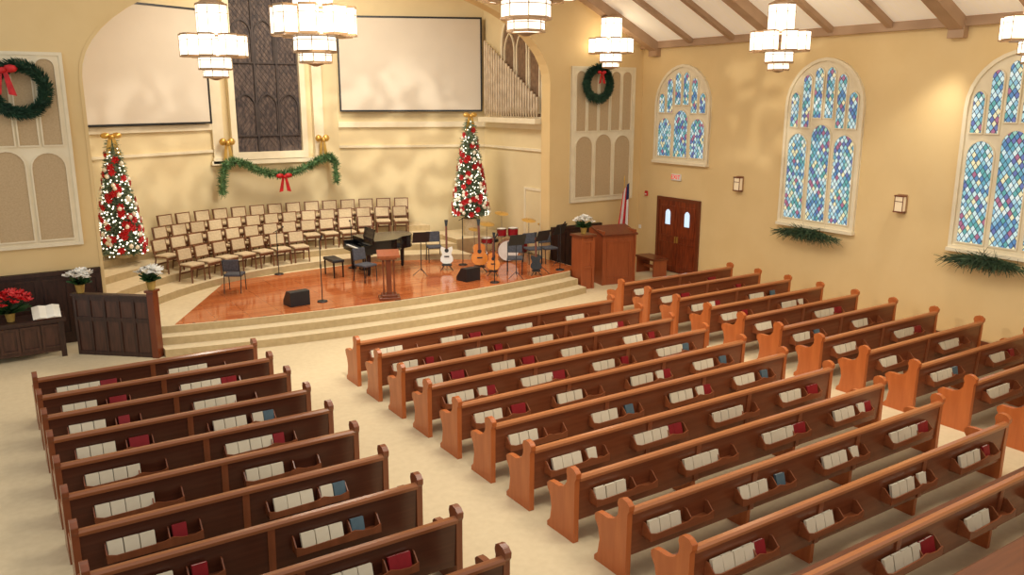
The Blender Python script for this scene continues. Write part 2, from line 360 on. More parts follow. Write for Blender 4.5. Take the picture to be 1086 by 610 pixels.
# ---------------------------------------------------------------- pews
def pew_end_profile():
    return [(.00,0),(.56,0),(.56,.06),(.50,.12),(.47,.30),(.50,.44),(.56,.53),(.57,.59),(.53,.63),(.45,.64),(.32,.64),(.22,.68),(.16,.76),(.15,.84),(.17,.90),(.15,.96),(.09,.985),(.02,.975),(-.035,.93),(-.03,.87),(-.005,.83),(.0,.5)]
def make_pew(name,L,racks,mats,label,loc,group):
    e,bk,rl,se,rk=mats
    r=thing(name,label,'pew',loc,0,group)
    for x in (0,L-.075):
        MB().prism(pew_end_profile(),'X',x,x+.075).build('pew_end',e,r,bevel=.01)
    n=max(1,round(L/2))
    bp=MB().prism([(.03,.28),(.06,.28),(.03,.86),(.0,.86)],'X',.075,L-.075).build('back_panel',bk,r)
    MB().prism([(-.03,.82),(.055,.82),(.06,.865),(.04,.885),(-.015,.885),(-.035,.86)],'X',.07,L-.07).build('top_rail',rl,r)
    MB().prism([(.05,.42),(.50,.44),(.52,.47),(.5,.49),(.05,.47)],'X',.075,L-.075).build('seat',se,r)
    for i in range(1,n):
        x=L*i/n; MB().prism([(.06,0),(.42,0),(.44,.43),(.05,.41)],'X',x-.03,x+.03).build('support',e,r)
        MB().prism([(.015,.28),(.035,.28),(.0,.83),(-.018,.83)],'X',x-.04,x+.04).build('back_stile',rk,bp)
    for x in racks:
        b=MB(); b.box(x,x+1.0,-.12,.03,.48,.495)
        b.prism([(x,.475),(x+1.0,.475),(x+1.0,.58),(x+.9,.55),(x+.78,.56),(x+.68,.59),(x+.58,.56),(x+.1,.55),(x,.58)],'Y',-.135,-.12)
        for xx in (x,x+.64,x+.985): b.prism([(-.12,.48),(.04,.48),(.02,.66),(-.03,.66),(-.12,.57)],'X',xx,xx+.014)
        b.build('book_rack',rk,r)
    return r
ords=['first','second','third','fourth','fifth','sixth','seventh','eighth','ninth','tenth','eleventh','twelfth','thirteenth','fourteenth']
rackpos=[]
def block(x0,L,y0,n,racks,mats,side,sp=.967):
    base=None
    for i in range(n):
        y=y0-sp*i; lab='%s wooden pew in the %s block, %s row back from the stage'%('dark' if side=='left' else 'brown',side,ords[i])
        if base is None: base=make_pew('pew',L,racks,mats,lab,(x0,y,0),'pews in the %s block'%side)
        else: dup(base,(x0,y,0),label=lab)
        for x in racks: rackpos.append((x0+x,y,side))
block(.4,3.65,14.98,11,[.3,2.05],('pewd','pewbd','raild','seat','pewd'),'left')
block(5.65,6.27,14.08,11,[.25,1.75,3.3,4.85],('pew','pewb','rail','seat','rack'),'centre')
block(13.15,3.95,15.25,11,[.35,2.3],('pew','pewb','rail','seat','rack'),'right')
r=thing('rear_ledge','broad brown wooden ledge crossing the bottom right corner behind the last pew','ledge',(5.6,3.1,0))
MB().prism([(-.02,.86),(.52,.86),(.56,.89),(.52,.93),(-.02,.93)],'X',0,6.3).build('ledge_top','seat',r,bevel=.01); MB().box(0.05,6.25,.2,.26,0,.86).build('ledge_panel','pewb',r)
def book(cm):
    b=MB(); b.box(-.078,.078,-.018,-.014,0,.195); b.box(-.078,.078,.014,.018,0,.195); b.box(-.078,-.074,-.018,.018,0,.195); b.box(-.074,.074,-.014,.014,.006,.189,mi=1)
    return b.build('hymnal',[cm,'page'])
bs={}
for key,lab,grp in (('bookc','cream covered hymnal standing in a pew-back rack','cream hymnals in the pew racks'),('bookr','red covered hymnal standing in a pew-back rack','red hymnals in the pew racks'),('bookb','grey-blue covered hymnal standing in a pew-back rack','grey-blue hymnals in the pew racks')):
    bs[key]=tag(book(key),lab,'book',grp)
first={k:True for k in bs}; ncream=0
def place_book(k,loc,tilt,rz=0):
    global ncream
    if k=='bookc':
        if ncream>=299: return
        ncream+=1
    o=bs[k]
    if first[k]: first[k]=False
    else: o=o.copy(); C.objects.link(o)
    o.location=loc; o.rotation_euler=(tilt,0,rz)
rackpos.sort(key=lambda q:q[0]**2+q[1]**2)
for (x,y,side) in rackpos:
    q=random.random()
    ks=['bookc','bookc','bookc']+(['bookc'] if random.random()<.45 else [])
    if q<.4: ks+=['bookr','bookr']
    elif q<.6: ks+=['bookr']
    elif q<.75: ks+=['bookb']
    cx=x+.1+random.choice((0,0,.06)); tl_=random.uniform(10,18)
    for k in ks:
        if k!='bookc' and cx<x+.7: cx=x+.76
        if cx>x+.94: break
        place_book(k,(cx,y-.085,.497),R_(-tl_+random.uniform(-2,2)),R_(random.uniform(-1.5,1.5))); cx+=.163 if k=='bookc' else .1
        if k=='bookc' and x+.6<cx<x+.7: cx=x+.74
# ---------------------------------------------------------------- door and wall fixtures
dy0=P(742,250,X=WX).y; dy1=P(697,250,X=WX).y; dw=dy1-dy0; dh=2.35
r=bpy.data.objects.new('door_1',None); C.objects.link(r); r.location=(WX,(dy0+dy1)/2,0); r.rotation_euler.z=-math.pi/2; struct(r,'double wooden door with small glazed panes under the exit sign','door')
MB().ring([(-dw/2,0),(dw/2,0),(dw/2,dh),(-dw/2,dh)],[(-dw/2+.1,.0),(dw/2-.1,.0),(dw/2-.1,dh-.1),(-dw/2+.1,dh-.1)],'Y',-.07,0).build('door_frame','oakd',r)
for s in (-1,1):
    a,bb=(-dw/2+.1,-.008) if s<0 else (.008,dw/2-.1); m_=(a+bb)/2
    l=MB().box(a,bb,-.045,-.005,0.01,dh-.1)
    for z0_,z1_ in ((.15,.95),(1.1,dh-.25)): l.ring([(a+.08,z0_),(bb-.08,z0_),(bb-.08,z1_),(a+.08,z1_)],[(a+.13,z0_+.05),(bb-.13,z0_+.05),(bb-.13,z1_-.05),(a+.13,z1_-.05)],'Y',-.06,-.04)
    lo=l.build('door_leaf','door',r)
    MB().prism(arch_pts(.2,1.5,1.85,.12,4,m_),'Y',-.062,-.044).build('glass_pane','skyg',lo)
    MB().box(min(s*.03,s*.06),max(s*.03,s*.06),-.09,-.045,.95,1.15).build('door_handle','gold',lo)
ep=P(718,188,X=WX)
r=thing('exit_sign','small red and white EXIT sign on the wall above the double door','sign',(WX,ep.y,ep.z),-math.pi/2)
MB().box(-.2,.2,-.06,0,-.1,.1).build('sign_box','white',r,bevel=.01)
fc=bpy.data.curves.new('exit_text','FONT'); fc.body='EXIT'; fc.size=.19; fc.align_x='CENTER'; fc.align_y='CENTER'; fc.extrude=.003
fo=bpy.data.objects.new('tmp_text',fc); C.objects.link(fo); bpy.context.view_layer.update()
me=bpy.data.meshes.new_from_object(fo.evaluated_get(bpy.context.evaluated_depsgraph_get())); me.materials.clear(); me.materials.append(M['exit'])
to=bpy.data.objects.new('exit_lettering',me); C.objects.link(to); to.parent=r; to.location=(0,-.064,0); to.rotation_euler=(math.pi/2,0,0); bpy.data.objects.remove(fo)
p=P(686,205,X=WX); r=thing('fire_alarm','small red fire alarm box on the wall beside the double door','alarm',(WX,p.y,p.z),-math.pi/2)
MB().box(-.06,.06,-.05,0,-.08,.08).build('alarm_box','red',r,bevel=.01); MB().box(-.03,.03,-.06,-.045,-.04,.0).build('pull_lever','white',r)
p=P(678,262,X=WX); r=thing('light_switch','white light switch plate on the wall left of the double door','switch',(WX,p.y,1.25),-math.pi/2)
MB().box(-.06,.06,-.01,0,-.06,.06).build('plate','white',r); MB().box(-.01,.01,-.02,-.01,-.02,.02).build('toggle','white',r)
def sconce(x,y,label):
    p=P(x,y,X=WX); r=thing('wall_sconce',label,'wall lamp',(WX,p.y,p.z),-math.pi/2,None)
    MB().prism([(-.11,-.22),(.11,-.22),(.13,-.18),(.13,.18),(.11,.22),(-.11,.22),(-.13,.18),(-.13,-.18)],'Y',-.03,0).build('back_plate','bronze',r)
    sh=MB().box(-.1,.1,-.15,-.03,-.17,.17).build('lamp_shade','lampb',r)
    b=MB()
    for x_ in (-.11,.095): b.box(x_,x_+.015,-.16,-.145,-.2,.2)
    for z_ in (-.2,.17): b.box(-.12,.12,-.17,-.02,z_,z_+.03)
    b.box(-.11,.11,-.16,-.15,.05,.065); b.build('cage','oakd',sh)
sconce(785,195,'brass framed wall sconce between the short window and middle window'); sconce(957,216,'brass framed wall sconce between the middle window and right window')
# ---------------------------------------------------------------- chandeliers
def lantern(r,cx,cy,rad,z0,z1,n=6,nm='lamp_shade',rot=0):
    pts=[(cx+rad*math.cos(rot+2*math.pi*k/n),cy+rad*math.sin(rot+2*math.pi*k/n)) for k in range(n)]
    sh=MB().prism(pts,'Z',z0,z1).build(nm,'glow',r)
    b=MB()
    o=[(cx+(x-cx)*1.05,cy+(y-cy)*1.05) for x,y in pts]; i=[(cx+(x-cx)*.9,cy+(y-cy)*.9) for x,y in pts]
    zm=z0+(z1-z0)*.72
    for za,zb in ((z0-.015,z0+.02),(z1-.02,z1+.015),(zm-.005,zm+.005)): b.ring(o,i,'Z',za,zb)
    for x,y in pts: b.cyl((x,y,z0),(x,y,z1),.008,n=6)
    b.build('shade_frame','bronze',sh)
def chandelier(loc,label,ztop):
    r=thing('chandelier',label,'chandelier',loc,.3,'hanging lantern chandeliers')
    lantern(r,0,0,.31,.24,.86,8); lantern(r,0,0,.33,-.40,-.16,8); lantern(r,0,0,.25,-.56,-.41,8)
    for k in range(8):
        t=2*math.pi*k/8; lantern(r,.52*math.cos(t),.52*math.sin(t),.18,-.15,.27,4,rot=t+math.pi/4)
    z=ztop-loc[2]
    MB().cyl((0,0,1.0),(0,0,z),.018,n=8).build('stem','bronze',r); MB().cyl((0,0,z-.06),(0,0,z),.1,.12,12).build('canopy','bronze',r)
    MB().cyl((0,0,.88),(0,0,1.0),.3,.06,8,sm=False).build('top_cap','bronze',r); MB().cyl((0,0,-.17),(0,0,-.152),.5,.5,16,sm=False).build('ring_plate','bronze',r); MB().cyl((0,0,-.62),(0,0,-.58),.03,.15,8).build('finial','bronze',r)
def chp(x,y,dep):
    u=(x-543)/F; v=(305-y)/F
    a=math.cos(PIT)+v*math.sin(PIT); b=-math.sin(PIT)+v*math.cos(PIT)
    return (dep*(math.sin(YAW)*a+math.cos(YAW)*u),dep*(math.cos(YAW)*a-math.sin(YAW)*u),H+dep*b)
for (x,y,dp,lab) in ((227,52,16.8,'lit lantern chandelier in front of the left screen'),(333,27,12.9,'lit lantern chandelier over the left edge of the right screen'),(558,-14,10.8,'nearest lit lantern chandelier, cut by the top picture edge'),
        (648,51,24.5,'farthest lit lantern chandelier, beside the right wreath'),(827,47,18.6,'lit lantern chandelier between the short and middle windows'),(1104,33,15.0,'lit lantern chandelier cut by the right picture edge')):
    q=chp(x,y,dp); zt=11.6-abs(q[0]-AC)*sl
    chandelier(q,lab,zt)
# ---------------------------------------------------------------- greenery
def bow(root,c,s,m='red',nm='bow'):
    b=MB(); x,y,z=c
    for sx in (-1,1):
        b.sph((x+sx*.09*s,y,z+.02*s),.085*s,8,(1,.5,.62))
        b.add([(x,y-.01,z),(x+sx*.05*s,y-.02,z),(x+sx*.13*s,y-.02,z-.32*s),(x+sx*.04*s,y-.01,z-.3*s)],[(0,1,2,3)])
    b.sph((x,y-.04*s,z),.04*s,8); return b.build(nm,m,root)
def wreath(loc,label,rad,bp,bsz):
    r=thing('wreath',label,'wreath',loc); b=MB()
    for k in range(2200):
        t=random.uniform(0,6.283); q=random.uniform(0,6.283); rr=.1*random.uniform(.5,1)
        c=Vector((math.cos(t),0,math.sin(t))); n=c*math.cos(q)*1+Vector((0,-abs(math.sin(q)),0)); 
        b.sprig(c*rad+n*rr+Vector((0,-.08,0)),n+Vector((-c.z,0,c.x))*.8,.1,.028)
    ps=[(rad*math.cos(2*math.pi*k/24),-.08,rad*math.sin(2*math.pi*k/24)) for k in range(25)]; b.tube(ps,.09,8)
    b.build('greenery','wgreen',r); bow(r,bp,bsz)
    return r
wl=P(20,95,Y=WY-.16); wreath((wl.x,WY-.12,wl.z),'large green wreath with a big red bow left of the arch',.48,(-.26,-.22,.38),1.6)
wr=P(633,89,Y=WY-.16); wreath((wr.x,WY-.12,wr.z),'green wreath with a small red bow right of the arch',.45,(.06,-.2,.32),1.0)
def garland(path,rad,n,mb):
    tot=len(path)-1
    for k in range(n):
        t=random.uniform(0,tot-.001); i=int(t); f=t-i; p=Vector(path[i]).lerp(Vector(path[i+1]),f)
        d=Vector((random.gauss(0,1),random.gauss(0,1),random.gauss(0,1))).normalized(); mb.sprig(p+d*rad*.5*random.random(),d,rad*1.1,.036)
    mb.tube(path,rad*.5,7)
r=thing('garland','long green garland swagged across the niche with a red bow','garland',(0,25.85,0))
def GP(x,y): p=P(x,y,Y=25.83); return (p.x,0,p.z)
path=[GP(237,207),GP(236,190),GP(239,175),GP(249,171),GP(260,174),GP(272,180),GP(286,184),GP(300,185),GP(314,182),GP(328,176),GP(340,169),GP(350,165),GP(356,173),GP(357,192)]
b=MB(); garland(path,.13,2800,b); b.build('greenery','green2',r); c=GP(300,187); bow(r,(c[0],-.16,c[2]),1.5)
for (x,y,lab) in ((241,152,'gold bow above the left end of the garland'),(342,148,'gold bow above the right end of the garland')):
    p=P(x,y,Y=26.1); rr=thing('gold_bow',lab,'bow',(p.x,26.1,p.z)); rb=bow(rr,(0,0,0),2.0,'gold','ribbon_loops'); rb.scale=(.7,1,1.1)
def spray(yc,label):
    r=thing('pine_spray',label,'greenery',(WX-.3,yc,1.98)); b=MB()
    for k in range(1000):
        t=random.gauss(0,.38); t=max(-.95,min(.95,t))
        b.sprig((random.uniform(-.05,.08),t*.9,random.uniform(-.02,.1)-.12*abs(t)),(random.gauss(-.2,.12),t*1.2+random.gauss(0,.5),random.gauss(-.35,.3)),random.uniform(.16,.34),.022)
    b.cyl((-.0,-.6,.0),(-.0,.6,.0),.04,n=6); b.box(-.02,.3,-.03,.03,-.02,.02); b.build('pine_branches','spray',r)
spray(P(862,250,X=WX).y,'spray of pine branches under the middle stained glass window'); spray(P(1052,282,X=WX).y,'spray of pine branches under the right stained glass window')
# ---------------------------------------------------------------- christmas trees
ob=MB()
for k in range(7):
    t=2*math.pi*k/7; c,s=math.cos(t),math.sin(t); ob.add([(0,0,0),(.06*c-.032*s,-.03,.06*s+.032*c),(.115*c,-.005,.115*s),(.06*c+.032*s,-.03,.06*s-.032*c)],[(0,1,2,3)])
ob.sph((0,-.015,0),.02,6)
orn=tag(ob.build('poinsettia_ornament','red'),'red flower ornament on the left Christmas tree','ornament','red ornaments on the left tree')
gb=MB().sph((0,0,0),.062,8).cyl((0,0,.057),(0,0,.078),.014,n=6); gorn=tag(gb.build('bauble','silver'),'pearl bauble on the left Christmas tree','ornament','pearl baubles on the left tree')
fo_=[True,True]
bulb1=MB().sph((0,0,0),.022,6)
def tree(loc,h,rad,z0,side):
    r=thing('christmas_tree','%s Christmas tree with white lights, red flowers and gold topper'%side,'tree',loc)
    b=MB()
    def rz(z): return rad*(1-(z-z0)/(h-z0))**.9
    for k in range(4600):
        z=z0+(h-z0)*(1-math.sqrt(random.random())); t=random.uniform(0,6.283); R0=rz(z)*random.uniform(.55,.92)+.02
        b.sprig((R0*math.cos(t),R0*math.sin(t),z),(math.cos(t),math.sin(t),random.uniform(-.5,.3)),random.uniform(.1,.18),.045)
    b.cyl((0,0,z0),(0,0,h),rad*.72,.01,14); b.build('foliage','green',r)
    MB().cyl((0,0,0.02),(0,0,z0+.1),.05,n=10).build('trunk','oakd',r); MB().cyl((0,0,0),(0,0,max(.1,z0-.1)),.22,.3,14).build('stand','beige',r)
    b=MB(); b0=None
    for k in range(560):
        z=z0+(h-z0)*(1-math.sqrt(random.random()))*.98; t=k*2.4; R0=rz(z)*1.0+.06; c=(R0*math.cos(t),R0*math.sin(t),z)
        if k<96:
            if b0 is None: b0=bulb1.build('light_bulb','bulb',r,loc=c)
            else: o=b0.copy(); C.objects.link(o); o.location=c
        else: b.sph(c,.02,6)
    b.build('string_lights','bulb',r)['kind']='stuff'
    bow(r,(0,-.05,h+.02),1.5,'gold','gold_topper')
    for k in range(96):
        f=(k+.5)/96; z=z0+.08+(h-z0-.3)*(1-math.sqrt(1-f)); t=-math.pi/2+random.uniform(-1.7,1.7)-YAW*.5; R0=rz(z)+.1
        src,idx=(orn,0) if k%5 in (0,2,4) else (gorn,1)
        if fo_[idx]: o=src; fo_[idx]=False
        else: o=src.copy(); C.objects.link(o)
        o.location=(loc[0]+R0*math.cos(t),loc[1]+R0*math.sin(t),loc[2]+z); o.rotation_euler.z=t+math.pi/2
        o['label']=('red flower' if idx==0 else 'pearl bauble')+(' ornament on the %s Christmas tree'%side.lower()); o['group']=('red flowers' if idx==0 else 'pearl baubles')+' on the %s tree'%side.lower()
TL=(3.1,23.8); tree((TL[0],TL[1],1.22),3.15,.55,.12,'Left'); tree((13.45,23.2,1.0),3.8,.54,.65,'Right')
# ---------------------------------------------------------------- chairs
def chair(name,label,cat,loc,rz,fab,leg,group,wood=False):
    r=thing(name,label,cat,loc,rz,group)
    MB().box(-.22,.22,-.24,.2,.42,.48).build('seat',fab,r,bevel=.02)
    T=Matrix.Translation((0,.22,.56))@Matrix.Rotation(R_(-9),4,'X')
    bt=.28 if wood else .32
    bk=MB().box(-.205,.205,-.03,.02,0,bt,T=T).build('backrest',fab,r,bevel=.015)
    if wood: MB().ring([(-.235,-.03),(.235,-.03),(.235,bt+.03),(-.235,bt+.03)],[(-.19,.01),(.19,.01),(.19,bt-.01),(-.19,bt-.01)],'Y',-.018,.03,T=T).build('back_frame',leg,bk)
    b=MB(); w=.022 if wood else .013
    for x in (-.21,.21):
        b.tube([(x,-.22,0),(x,-.2,.43),(x,.19,.43),(x,.24,.62)]+([] if wood else [(x,.28,.86)]),w,6); b.tube([(x,.26,0),(x,.17,.43)],w,6)
    if wood: b.box(-.21,.21,-.22,-.18,.35,.42); b.box(-.21,.21,.17,.2,.2,.24)
    b.tube([(-.21,.24,.6),(.21,.24,.6)],.01,6); b.build('legs_and_frame',leg,r)
    return r
cc=None; rows=[(7.25,4.5,7.8,TZ[0]),(8.05,3.9,10.4,TZ[1]),(8.85,3.75,11.9,TZ[2]),(9.65,4.4,12.45,TZ[3])]
rn=['front row','second row','third row','back row']
for k,(Rk,xa,xb,z) in enumerate(rows):
    t=math.asin((xa-RC[0])/Rk)+.02*(k%2); te=math.asin((xb-RC[0])/Rk)
    while t<=te:
        x=RC[0]+Rk*math.sin(t); y=RC[1]+Rk*math.cos(t); tt=t
        t+=.58/Rk
        lim=24.5+min(1,(x-2)/4.45)*2.0-.5 if x<6.45 else (25.95 if x<10.35 else 25.95-(x-10.35)*.45)
        y=min(y,lim)
        if (Vector((x,y))-Vector(TL)).length<.95: continue
        lab='tan padded choir chair with brown wood frame in the %s of the risers'%rn[k]; g='choir chairs, '+rn[k]
        rr=-tt+random.uniform(-.08,.08)
        if cc is None: cc=chair('choir_chair',lab,'chair',(x,y,z),rr,'beige','legw',g,True)
        else: dup(cc,(x,y,z),rr,lab,g)
def S(x,y,z=ST+.012,m=.3):
    p=P(x,y,Z=z); p.y=max(p.y,front(p.x)+m); p.x=min(p.x,14.3); return p
bc=None
for (x,y,rz,lab) in ((250,309,2.6,'black stacking chair alone at the left of the wood stage'),(388,298,.3,'black chair behind the slim wooden lectern'),(461,277,-.3,'black chair beside the white guitar'),
        (546,290,-.6,'grey-black chair in front of the drum kit'),(565,279,-.2,'grey-black chair right of the drums'),(590,277,-.1,'grey-black chair nearest the organ console')):
    p=S(x,y)
    if bc is None: bc=chair('stage_chair',lab,'chair',p,rz,'grey','black',None)
    else: dup(bc,p,rz,lab)
# ---------------------------------------------------------------- grand piano
pr=thing('grand_piano','low black grand piano with closed lid beside the choir chairs','piano',(8.75,22.4,ST+.012),-math.pi/2)
ol=[(0,.28),(1.4,.28),(1.4,.85),(1.34,1.05),(1.18,1.2),(1.02,1.35),(.95,1.55),(.88,1.7),(.72,1.82),(.5,1.88),(.2,1.86),(0,1.8)]
il=[(x*.94+.04,(y-1.05)*.94+1.05) for x,y in ol]
MB().ring(ol,il,'Z',.62,.95).prism(il,'Z',.62,.7).build('case','piano',pr)
MB().prism([((x-.7)*1.02+.7,(y-1.05)*1.02+1.05) for x,y in ol],'Z',.952,.975).build('lid','piano',pr,bevel=.005)
kb_=MB().box(0,1.4,-.02,.28,.6,.72).box(0,.1,-.02,.28,.72,.86).box(1.3,1.4,-.02,.28,.72,.86).build('key_bed','piano',pr)
kb=MB().box(.1,1.3,.02,.17,.721,.74)
for i in range(36):
    if i%7 not in (2,6): kb.box(.12+i*.033,.135+i*.033,.08,.17,.74,.755,mi=1)
kb.build('keyboard',['white','black'],kb_)
T=Matrix.Translation((0,.45,.978))@Matrix.Rotation(R_(-14),4,'X'); MB().box(.35,1.05,0,.025,0,.28,T=T).build('music_desk','piano',pr)
for (x,y) in ((.12,.2),(1.28,.2),(.5,1.6)): MB().cyl((x,y,0.03),(x,y,.62),.045,.07,10).cyl((x,y,0),(x,y,.04),.03,n=8).build('leg','piano',pr)
MB().box(.6,.63,.3,.34,.1,.62).box(.74,.77,.3,.34,.1,.62).box(.56,.81,.2,.36,.06,.12).build('pedal_lyre','piano',pr)
br_=thing('piano_bench','black padded bench at the piano keyboard','bench',(8.15,21.7,ST+.012),-math.pi/2)
MB().box(-.38,.38,-.17,.17,.42,.5).build('seat','black',br_,bevel=.02)
for x in (-.34,.34):
    for y in (-.13,.13): MB().cyl((x,y,0),(x,y,.42),.02,.028,8).build('leg','piano',br_)
# ---------------------------------------------------------------- lectern
p=S(420,320)
r=thing('lectern','slim reddish wooden lectern with slanted book rest on the stage front','lectern',p,-.35)
b=MB(); b.box(-.26,.26,-.21,.21,0,.07); b.box(-.19,.19,-.16,.16,.07,.13); b.build('base','oakd',r,bevel=.01)
cl=MB().box(-.06,.06,-.06,.06,.13,1.02)
for x in (-.13,.13): cl.prism([(x-.025,.13),(x+.025,.13),(x+.013,.5),(x+.025,1.0),(x-.025,1.0),(x-.013,.5)],'Y',-.04,.04)
cl.build('column','oakd',r)
T=Matrix.Translation((0,0,1.12))@Matrix.Rotation(R_(18),4,'X'); b=MB(); b.box(-.27,.27,-.2,.2,0,.03,T=T); b.box(-.27,.27,-.21,-.18,0,.06,T=T); b.box(-.2,.2,-.15,.15,-.08,0,T=T); b.build('book_rest','oak',r)
for (x,y,rz,lab) in ((315,323,.1,'black wedge floor monitor at the left of the stage front'),(497,297,.2,'black wedge floor monitor in front of the guitars')):
    r=thing('floor_monitor',lab,'speaker',S(x,y),rz)
    cb=MB().prism([(-.2,0),(.22,0),(.22,.1),(.02,.36),(-.2,.36)],'X',-.25,.25).build('cabinet','black',r,bevel=.01)
    T=Matrix.Translation((0,.13,.24))@Matrix.Rotation(R_(-52),4,'X'); MB().box(-.21,.21,-.12,.12,-.0,.012,T=T).build('grille','grey',cb)
def mic(x,y,h,lab,boom=.0):
    r=thing('microphone_stand',lab,'microphone stand',S(x,y),random.uniform(-.5,.5))
    MB().cyl((0,0,0),(0,0,.025),.13,.12,14).build('base','black',r); MB().cyl((0,0,.02),(0,0,h),.012,n=8).cyl((0,0,h*.55),(0,0,h*.62),.02,n=8).build('pole','black',r)
    b=MB(); 
    if boom: b.cyl((0,.15,h-.08),(0,-boom,h+.12),.009,n=6); b.sph((0,-boom,h+.13),.03,8)
    else: b.cyl((0,0,h),(0,-.08,h+.1),.016,.02,8); b.sph((0,-.09,h+.12),.03,8)
    b.build('microphone','black',r)
mic(342,320,1.5,'black microphone stand behind the left floor monitor'); mic(296,291,1.25,'black microphone stand before the choir chairs',.3)
mic(374,284,1.3,'black microphone stand beside the piano',.3); mic(491,281,1.4,'black microphone stand between the guitars',.25); mic(534,303,1.2,'black microphone stand in front of the drum kit'); mic(610,291,1.3,'black microphone stand near the wooden organ console',.3)
def mstand(x,y,rz,lab,g=None):
    r=thing('music_stand',lab,'music stand',S(x,y),rz)
    b=MB(); b.cyl((0,0,.12),(0,0,.95),.012,n=8)
    for k in range(3):
        t=k*2.09; b.cyl((0,0,.2),(.24*math.cos(t),.24*math.sin(t),.008),.008,n=6)
    b.build('tripod','black',r); T=Matrix.Translation((0,0,.95))@Matrix.Rotation(R_(-25),4,'X'); MB().box(-.24,.24,-.006,.006,-.02,.32,T=T).box(-.24,.24,-.05,.0,-.02,-.01,T=T).build('desk','black',r)
mstand(447,292,2.9,'black music stand left of the white guitar'); mstand(558,299,3.0,'black music stand before the grey chairs'); mstand(574,290,3.3,'black music stand between the two grey chairs'); mstand(600,280,3.4,'black music stand beside the white flowers')
def guitar(x,y,rz,body,lab,elec=False,sc=1):
    r=thing('guitar',lab,'guitar',S(x,y),rz); r.scale=(sc,)*3
    w=[(0,.0),(.02,.1),(.08,.17),(.16,.19),(.24,.165),(.3,.125),(.36,.13),(.42,.14),(.47,.11),(.5,.03)] if not elec else [(0,.0),(.01,.09),(.07,.15),(.15,.15),(.22,.11),(.28,.12),(.34,.15),(.42,.13),(.39,.05),(.37,.03)]
    pts=[(a,z+.14) for z,a in w]+[(-a,z+.14) for z,a in w[::-1]]
    d=.05 if not elec else .025
    T=Matrix.Rotation(R_(-12),4,'X')
    bo=MB().prism(pts,'Y',-d,d,T=T).build('body',body,r); b=MB().cyl((0,-d-.002,.46),(0,-d-.004,.46),.05,n=16,T=T); b.box(-.06,.06,-d-.015,-d,.3,.33,T=T); b.build('sound_hole','black',bo)
    MB().box(-.025,.025,-d-.02,-d+.02,.5,1.05,T=T).build('neck','oakd',r); MB().prism([(-.025,1.05),(.025,1.05),(.045,1.2),(-.045,1.2)],'Y',-d-.01,-d+.01,T=T).build('headstock','black',r)
    b=MB(); b.tube([(-.15,-.14,0),(0,.12,.16),(.15,-.14,0)],.01,6); b.tube([(0,.12,.16),(0,.26,.0)],.01,6); b.tube([(0,.12,.16),(0,.2,.75)],.01,6); b.box(-.12,.12,-.1,.1,.11,.13); b.build('stand','black',r)
guitar(474,286,-.5,'white','white electric guitar on a stand beside the piano',True,1.2); guitar(509,288,-.4,'amber','amber acoustic guitar on a stand, left one of the pair',False,1.25); guitar(523,292,-.7,'amber','amber acoustic guitar on a stand in front of the drum kit',False,1.0)
guitar(596,300,-.5,'black','dark electric guitar on a stand near the organ console',True,1)
def drum(loc,rad,dp,ax,lab,nm='drum',legs=0,hm='white'):
    r=thing(nm,lab,'drum',loc,-.5)
    a,bb=((0,-dp/2,0),(0,dp/2,0)) if ax=='Y' else ((0,0,-dp/2),(0,0,dp/2)); a=Vector(a);bb=Vector(bb);d=(bb-a).normalized()
    MB().cyl(a,bb,rad,n=24).build('shell','drum',r); MB().cyl(a-d*.005,a+d*.01,rad*.97,n=24).cyl(bb-d*.01,bb+d*.005,rad*.97,n=24).build('drumhead',hm,r)
    b=MB()
    for q,s in ((a,1),(bb,-1)): b.cyl(q-d*.012*s,q+d*.018*s,rad*1.03,n=24,caps=False)
    for k in range(legs):
        t=k*2*math.pi/legs+.4; b.cyl((rad*math.cos(t),rad*math.sin(t),0),(rad*math.cos(t)*1.1,rad*math.sin(t)*1.1,-loc[2]+ST+.012),.01,n=6)
    b.build('rims_and_legs','chrome',r)
D=S(543,276)
def DL(x,y,z): return (D.x+x,D.y+y,ST+.012+z)
drum(DL(-.15,0,.34),.32,.36,'Y','white-faced bass drum at the front of the drum kit','bass_drum')
drum(DL(-.25,.2,.86),.15,.22,'Z','small red tom above the bass drum, left one','tom_drum'); drum(DL(.1,.1,.86),.16,.23,'Z','red tom above the bass drum, right one','tom_drum')
drum(DL(.5,.25,.38),.21,.4,'Z','red floor tom at the right of the drum kit','floor_tom',3); drum(DL(-.6,.5,.6),.18,.15,'Z','red snare drum at the left of the drum kit','snare_drum',3)
for (x,y,z,rd,lab) in ((-.75,.25,1.15,.24,'gold cymbal over the left of the drum kit'),(.1,.75,1.35,.22,'gold cymbal at the back of the drum kit'),(.55,-.1,1.2,.22,'gold cymbal over the floor tom'),(-.95,.65,.95,.18,'gold hi-hat cymbal beside the snare drum')):
    r=thing('cymbal',lab,'cymbal',DL(x,y,0)); 
    T=Matrix.Translation((0,0,z))@Matrix.Rotation(R_(12),4,'X'); MB().cyl((0,0,0),(0,0,.03),rd,.05,24,T=T).build('disc','gold',r)
    b=MB().cyl((0,0,.1),(0,0,z+.05),.01,n=6)
    for k in range(3): b.cyl((0,0,.3),(.25*math.cos(k*2.09),.25*math.sin(k*2.09),.01),.009,n=6)
    b.build('stand','chrome',r)
r=thing('drum_stool','round black stool behind the drum kit','stool',DL(-.1,.95,0)); MB().cyl((0,0,.45),(0,0,.54),.18,n=18).build('seat','black',r)
b=MB().cyl((0,0,.1),(0,0,.46),.015,n=8)
for k in range(3): b.cyl((0,0,.25),(.22*math.cos(k*2.09),.22*math.sin(k*2.09),.008),.01,n=6)
b.build('tripod','chrome',r)
